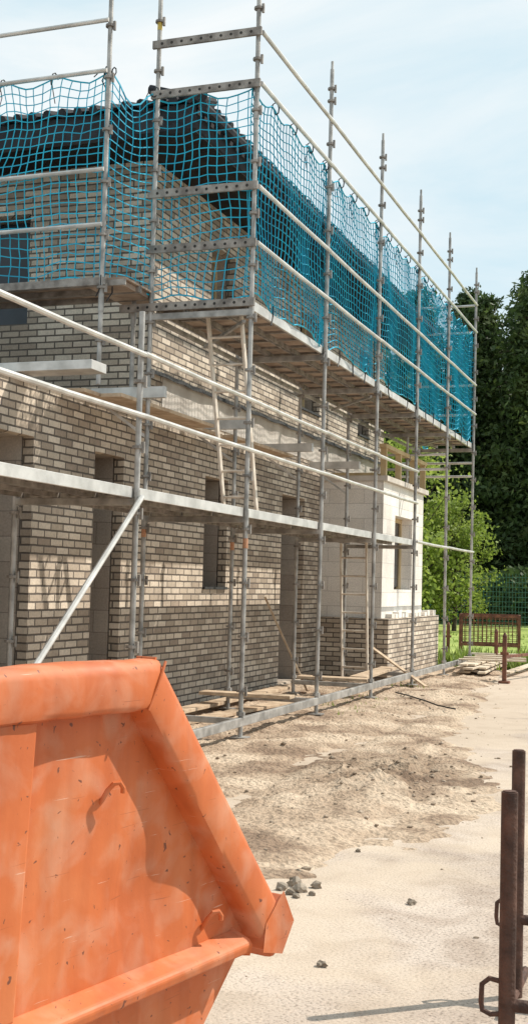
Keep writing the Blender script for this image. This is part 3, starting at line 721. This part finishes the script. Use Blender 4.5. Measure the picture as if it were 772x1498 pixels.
# ------------------------------------------------------------ trees
def leaves(cent,nrm_bias,size,aspect=0.5):
    n=len(cent); a=np.random.normal(size=(n,3))+nrm_bias; a/=np.linalg.norm(a,axis=1)[:,None]
    t=np.random.normal(size=(n,3)); b=np.cross(a,t); b/=np.linalg.norm(b,axis=1)[:,None]
    s=(size*np.random.uniform(0.6,1.4,n))[:,None]
    v=np.empty((n,4,3)); v[:,0]=cent-a*s*0.5; v[:,1]=cent+b*s*aspect*0.5; v[:,2]=cent+a*s*0.5; v[:,3]=cent-b*s*aspect*0.5
    return v.reshape(-1,3)
def conifer_mesh(name,H,R,n,seed):
    np.random.seed(seed); random.seed(seed)
    m=MB(); m.poly([(0,0,0),(0.1,0,H*0.5),(0,0.1,H*0.97)],[0.28,0.17,0.03],8,0)
    nb=260; cents=[]
    for i in range(nb):
        t=(i/nb)**0.9*0.97+0.02; z=H*t
        rad=R*(1-t)**0.5*random.uniform(0.55,1.2)*(0.85+0.6*noise.noise((t*6,i*0.37,seed)))
        a=i*2.399+random.uniform(-.3,.3)
        droop=-0.12*rad
        tip=Vector((math.cos(a)*rad,math.sin(a)*rad,z+droop+random.uniform(-.2,.4)))
        if i%2==0: m.poly([(0,0,z),tip*0.5+Vector((0,0,z*0.5+0.05)),tip],[0.05,0.03,0.01],4,0,cap=False)
        k=int(n/nb*(0.4+1.2*(1-t)))
        f=np.random.beta(2.2,1.1,k)[:,None]
        base=np.array([0,0,z]); p=base+(np.array(tip)-base)*f
        spread=(0.14+0.24*rad/R*1.2)*(0.4+f)
        p=p+np.random.normal(size=(k,3))*spread*np.array([1,1,0.55])
        cents.append(p)
    c=np.concatenate(cents); v=leaves(c,np.array([0,0,0.25]),0.29,0.42)
    nv=len(m.v); m.v+= [tuple(x) for x in v]; q=len(c)
    m.f+=[(nv+4*i,nv+4*i+1,nv+4*i+2,nv+4*i+3) for i in range(q)]; m.m+=[1]*q
    return m
def to_mesh(m,name,mats):
    me=D.meshes.new(name); me.from_pydata(m.v,[],m.f)
    for x in mats: me.materials.append(x)
    me.polygons.foreach_set('material_index',m.m); me.update(); return me
cm=[to_mesh(conifer_mesh('c',16.5,3.3,30000,s),'conifer_mesh',[M_bark,M_con]) for s in (1,2)]
pl=[(-10.5,61,0,1.0),(-13.4,59,1,1.0),(-16.6,62,0,1.02),(-7.8,60,1,1.05),(-4.9,64,0,1.0),(-20.5,61,1,0.98),(-2.0,62,1,1.04),(1.5,63,0,0.98),(-9.1,66,1,1.1),(-12.0,65,0,1.08),(-15.0,66,1,1.06),(-24,63,0,1.0),(-6.3,67,0,1.12),(-27.5,62,1,0.95),(-3.5,67,1,1.06)]
for i,(x,y,k,s) in enumerate(pl):
    o=D.objects.new('conifer_tree',cm[k]); C.collection.objects.link(o); o.location=(x,y,0); o.rotation_euler=(0,0,i*1.3); o.scale=(s*1.05,s*1.05,s)
def broad_mesh(H,R,nl,seed,lsize=0.15):
    np.random.seed(seed); random.seed(seed)
    m=MB(); m.poly([(0,0,0),(0.05,0.02,H*0.35),(0,0.1,H*0.8)],[0.11,0.08,0.02],8,0)
    cents=[]; nb=80
    for i in range(nb):
        t=random.uniform(0.12,1.0); z=H*t; rad=R*math.sin(math.pi*min(0.97,t*0.82+0.13))**0.7*random.uniform(0.35,1.2)
        a=random.uniform(0,6.28); tip=Vector((math.cos(a)*rad,math.sin(a)*rad,z+random.uniform(0,.5)))
        b0=Vector((0,0,max(0.3,z*0.6))); m.poly([b0,(b0+tip)/2+Vector((0,0,-0.05)),tip],[0.03,0.02,0.006],4,0,cap=False)
        k=nl//nb; p=np.array(tip)+np.random.normal(size=(k,3))*np.array([.30,.30,.26])*random.uniform(.5,1.1)
        f=np.random.rand(k)[:,None]*0.4; p=p*(1-f*0.5)+np.array(b0)*f*0.5
        cents.append(p)
    c=np.concatenate(cents); v=leaves(c,np.array([0,0,0.5]),lsize,0.6)
    nv=len(m.v); m.v+= [tuple(x) for x in v]; q=len(c)
    m.f+=[(nv+4*i,nv+4*i+1,nv+4*i+2,nv+4*i+3) for i in range(q)]; m.m+=[1]*q
    return m
bm_=[to_mesh(broad_mesh(5.6,1.8,7000,s),'birch_mesh',[M_bark,M_leaf]) for s in (4,5)]
for i,(x,y,k,s) in enumerate([(-10.2,43.5,0,1.2),(-12.6,44.5,1,1.15),(-14.6,43,0,1.1),(-8.7,45,1,0.85),(-17,45,1,1.0)]):
    o=D.objects.new('deciduous_tree',bm_[k]); C.collection.objects.link(o); o.location=(x,y,0); o.rotation_euler=(0,0,i*1.9); o.scale=(s,s,s)
# ivy/undergrowth on the fence line
def hedge():
    np.random.seed(8); m=MB(); 
    n=16000; x=np.random.uniform(-32,12,n); y=np.random.uniform(53,57,n); hh=np.array([2.6+1.6*noise.noise((a*0.25,0,3)) for a in x]); z=np.random.beta(1.4,1,n)*hh
    v=leaves(np.stack([x,y,z],1),np.array([0,0,0.4]),0.3,0.6); m.v=[tuple(p) for p in v]; m.f=[(4*i,4*i+1,4*i+2,4*i+3) for i in range(n)]; m.m=[0]*n
    return m.make('hedge',M_con)
hedge()

# ------------------------------------------------------------ stuff in the distance
cage=empty('wire_mesh_pallet_cage',(-4.75,29.0,0),0.15)
m=MB()
w,d_,hh=1.35,0.9,1.0
for (a,b) in ((-w/2,-d_/2),(w/2,-d_/2),(w/2,d_/2),(-w/2,d_/2)): m.box((a-0.03,b-0.03,0),(a+0.03,b+0.03,hh))
for z in (0.30,hh-0.03):
    for b in (-d_/2,d_/2): m.beam((-w/2,b,z),(w/2,b,z),0.05,0.06)
    for a in (-w/2,w/2): m.beam((a,-d_/2,z),(a,d_/2,z),0.05,0.06)
for b in (-d_/2,d_/2):
    x=-w/2
    while x<w/2: m.box((x-0.008,b-0.008,0.3),(x+0.008,b+0.008,hh)); x+=0.1
    z=0.4
    while z<hh: m.box((-w/2,b-0.006,z),(w/2,b+0.006,z+0.012)); z+=0.1
m.make('cage_frame',M_rust2,cage)
def shortpost(x,y,h):
    m=MB(); m.box((x-0.035,y-0.035,0),(x+0.035,y+0.035,h)); m.poly([(x,y,h),(x,y,h+0.06)],[0.045,0.015],8); m.box((x-0.09,y-0.09,0),(x+0.09,y+0.09,0.04)); m.box((x-0.07,y-0.02,h*0.6),(x+0.07,y+0.02,h*0.6+0.05)); m.make('rusty_stillage_post',M_rust2,None,bevel=0.004)
for a in [(-3.2,21.1,0.8),(-3.9,24.6,0.75),(-5.6,28.3,0.75),(-2.75,23.4,0.8)]: shortpost(*a)
m=MB(); m.beam((-3.2,21.1,0.45),(-2.7,23.4,0.45),0.05,0.05); m.make('stillage_rail',M_rust2)
m=MB(); random.seed(4)
for i in range(12):
    x=-4.3+random.uniform(0,1.0); z=0.08+0.05*(i//5)+0.01*i*0.3; a=random.uniform(-0.2,0.2)
    m.beam((x,22.3+random.uniform(-.3,.3),z),(x+a,25.0+random.uniform(-.4,.6),z+0.02),random.uniform(0.12,0.22),0.035)
for i in range(4): m.beam((-4.3+random.uniform(-.1,.1),22.9+i*0.55,0.27+0.01*i),(-3.2+random.uniform(-.2,.2),23.1+i*0.55,0.28+0.01*i),0.15,0.03)
m.make('timber_stack',M_woodp,None,bevel=0.004)

# ------------------------------------------------------------ light & sky
az=math.atan2(0.76,0.65); el=math.radians(48)
sd=Vector((math.sin(az)*math.cos(el),math.cos(az)*math.cos(el),math.sin(el)))
L=D.lights.new('sun','SUN'); L.energy=5.0; L.angle=math.radians(0.5); L.color=(1.0,0.935,0.83)
lo=D.objects.new('sun',L); C.collection.objects.link(lo); lo.location=sd*50; lo.rotation_euler=(-sd).to_track_quat('-Z','Y').to_euler()
w=D.worlds.new('World'); sc.world=w; w.use_nodes=True
n=w.node_tree.nodes; l=w.node_tree.links; bg=n['Background']
sky=n.new('ShaderNodeTexSky'); sky.sky_type='NISHITA'; sky.sun_disc=False; sky.sun_elevation=el; sky.sun_rotation=az
sky.air_density=1.0; sky.dust_density=1.0; sky.ozone_density=1.2
tc=n.new('ShaderNodeTexCoord'); mpg=n.new('ShaderNodeMapping'); mpg.inputs['Scale'].default_value=(1.0,1.6,3.2); mpg.inputs['Rotation'].default_value=(0,0.25,0.5)
l.new(tc.outputs['Generated'],mpg.inputs['Vector'])
t=n.new('ShaderNodeTexNoise'); t.inputs['Scale'].default_value=1.9; t.inputs['Detail'].default_value=10; t.inputs['Roughness'].default_value=0.58; t.inputs['Distortion'].default_value=0.5
l.new(mpg.outputs[0],t.inputs['Vector'])
r=ramp(n,[(0.38,0.0),(0.66,0.9)]); l.new(t.outputs['Fac'],r.inputs['Fac'])
hz=n.new('ShaderNodeMix'); hz.data_type='RGBA'; hz.inputs[0].default_value=0.88; hz.inputs[7].default_value=(4.75,6.35,7.0,1)
l.new(sky.outputs[0],hz.inputs[6])
mx=n.new('ShaderNodeMix'); mx.data_type='RGBA'; mx.inputs[7].default_value=(7.3,7.45,7.45,1)
l.new(r.outputs['Color'],mx.inputs[0]); l.new(hz.outputs[2],mx.inputs[6]); l.new(mx.outputs[2],bg.inputs['Color']); bg.inputs['Strength'].default_value=0.135

# ------------------------------------------------------------ camera
cam=D.cameras.new('camera'); co=D.objects.new('camera',cam); C.collection.objects.link(co)
cam.sensor_fit='VERTICAL'; cam.sensor_height=36; cam.lens=42.78; cam.clip_end=2000; cam.clip_start=0.05
R=Matrix.Rotation(math.radians(19.9),4,'Z')@Matrix.Rotation(math.radians(90+3.35),4,'X')@Matrix.Rotation(math.radians(1.5),4,'Z')
co.matrix_world=Matrix.Translation((0,0,1.6))@R
sc.camera=co
sc.view_settings.view_transform='Standard'; sc.view_settings.look='None'; sc.view_settings.exposure=0
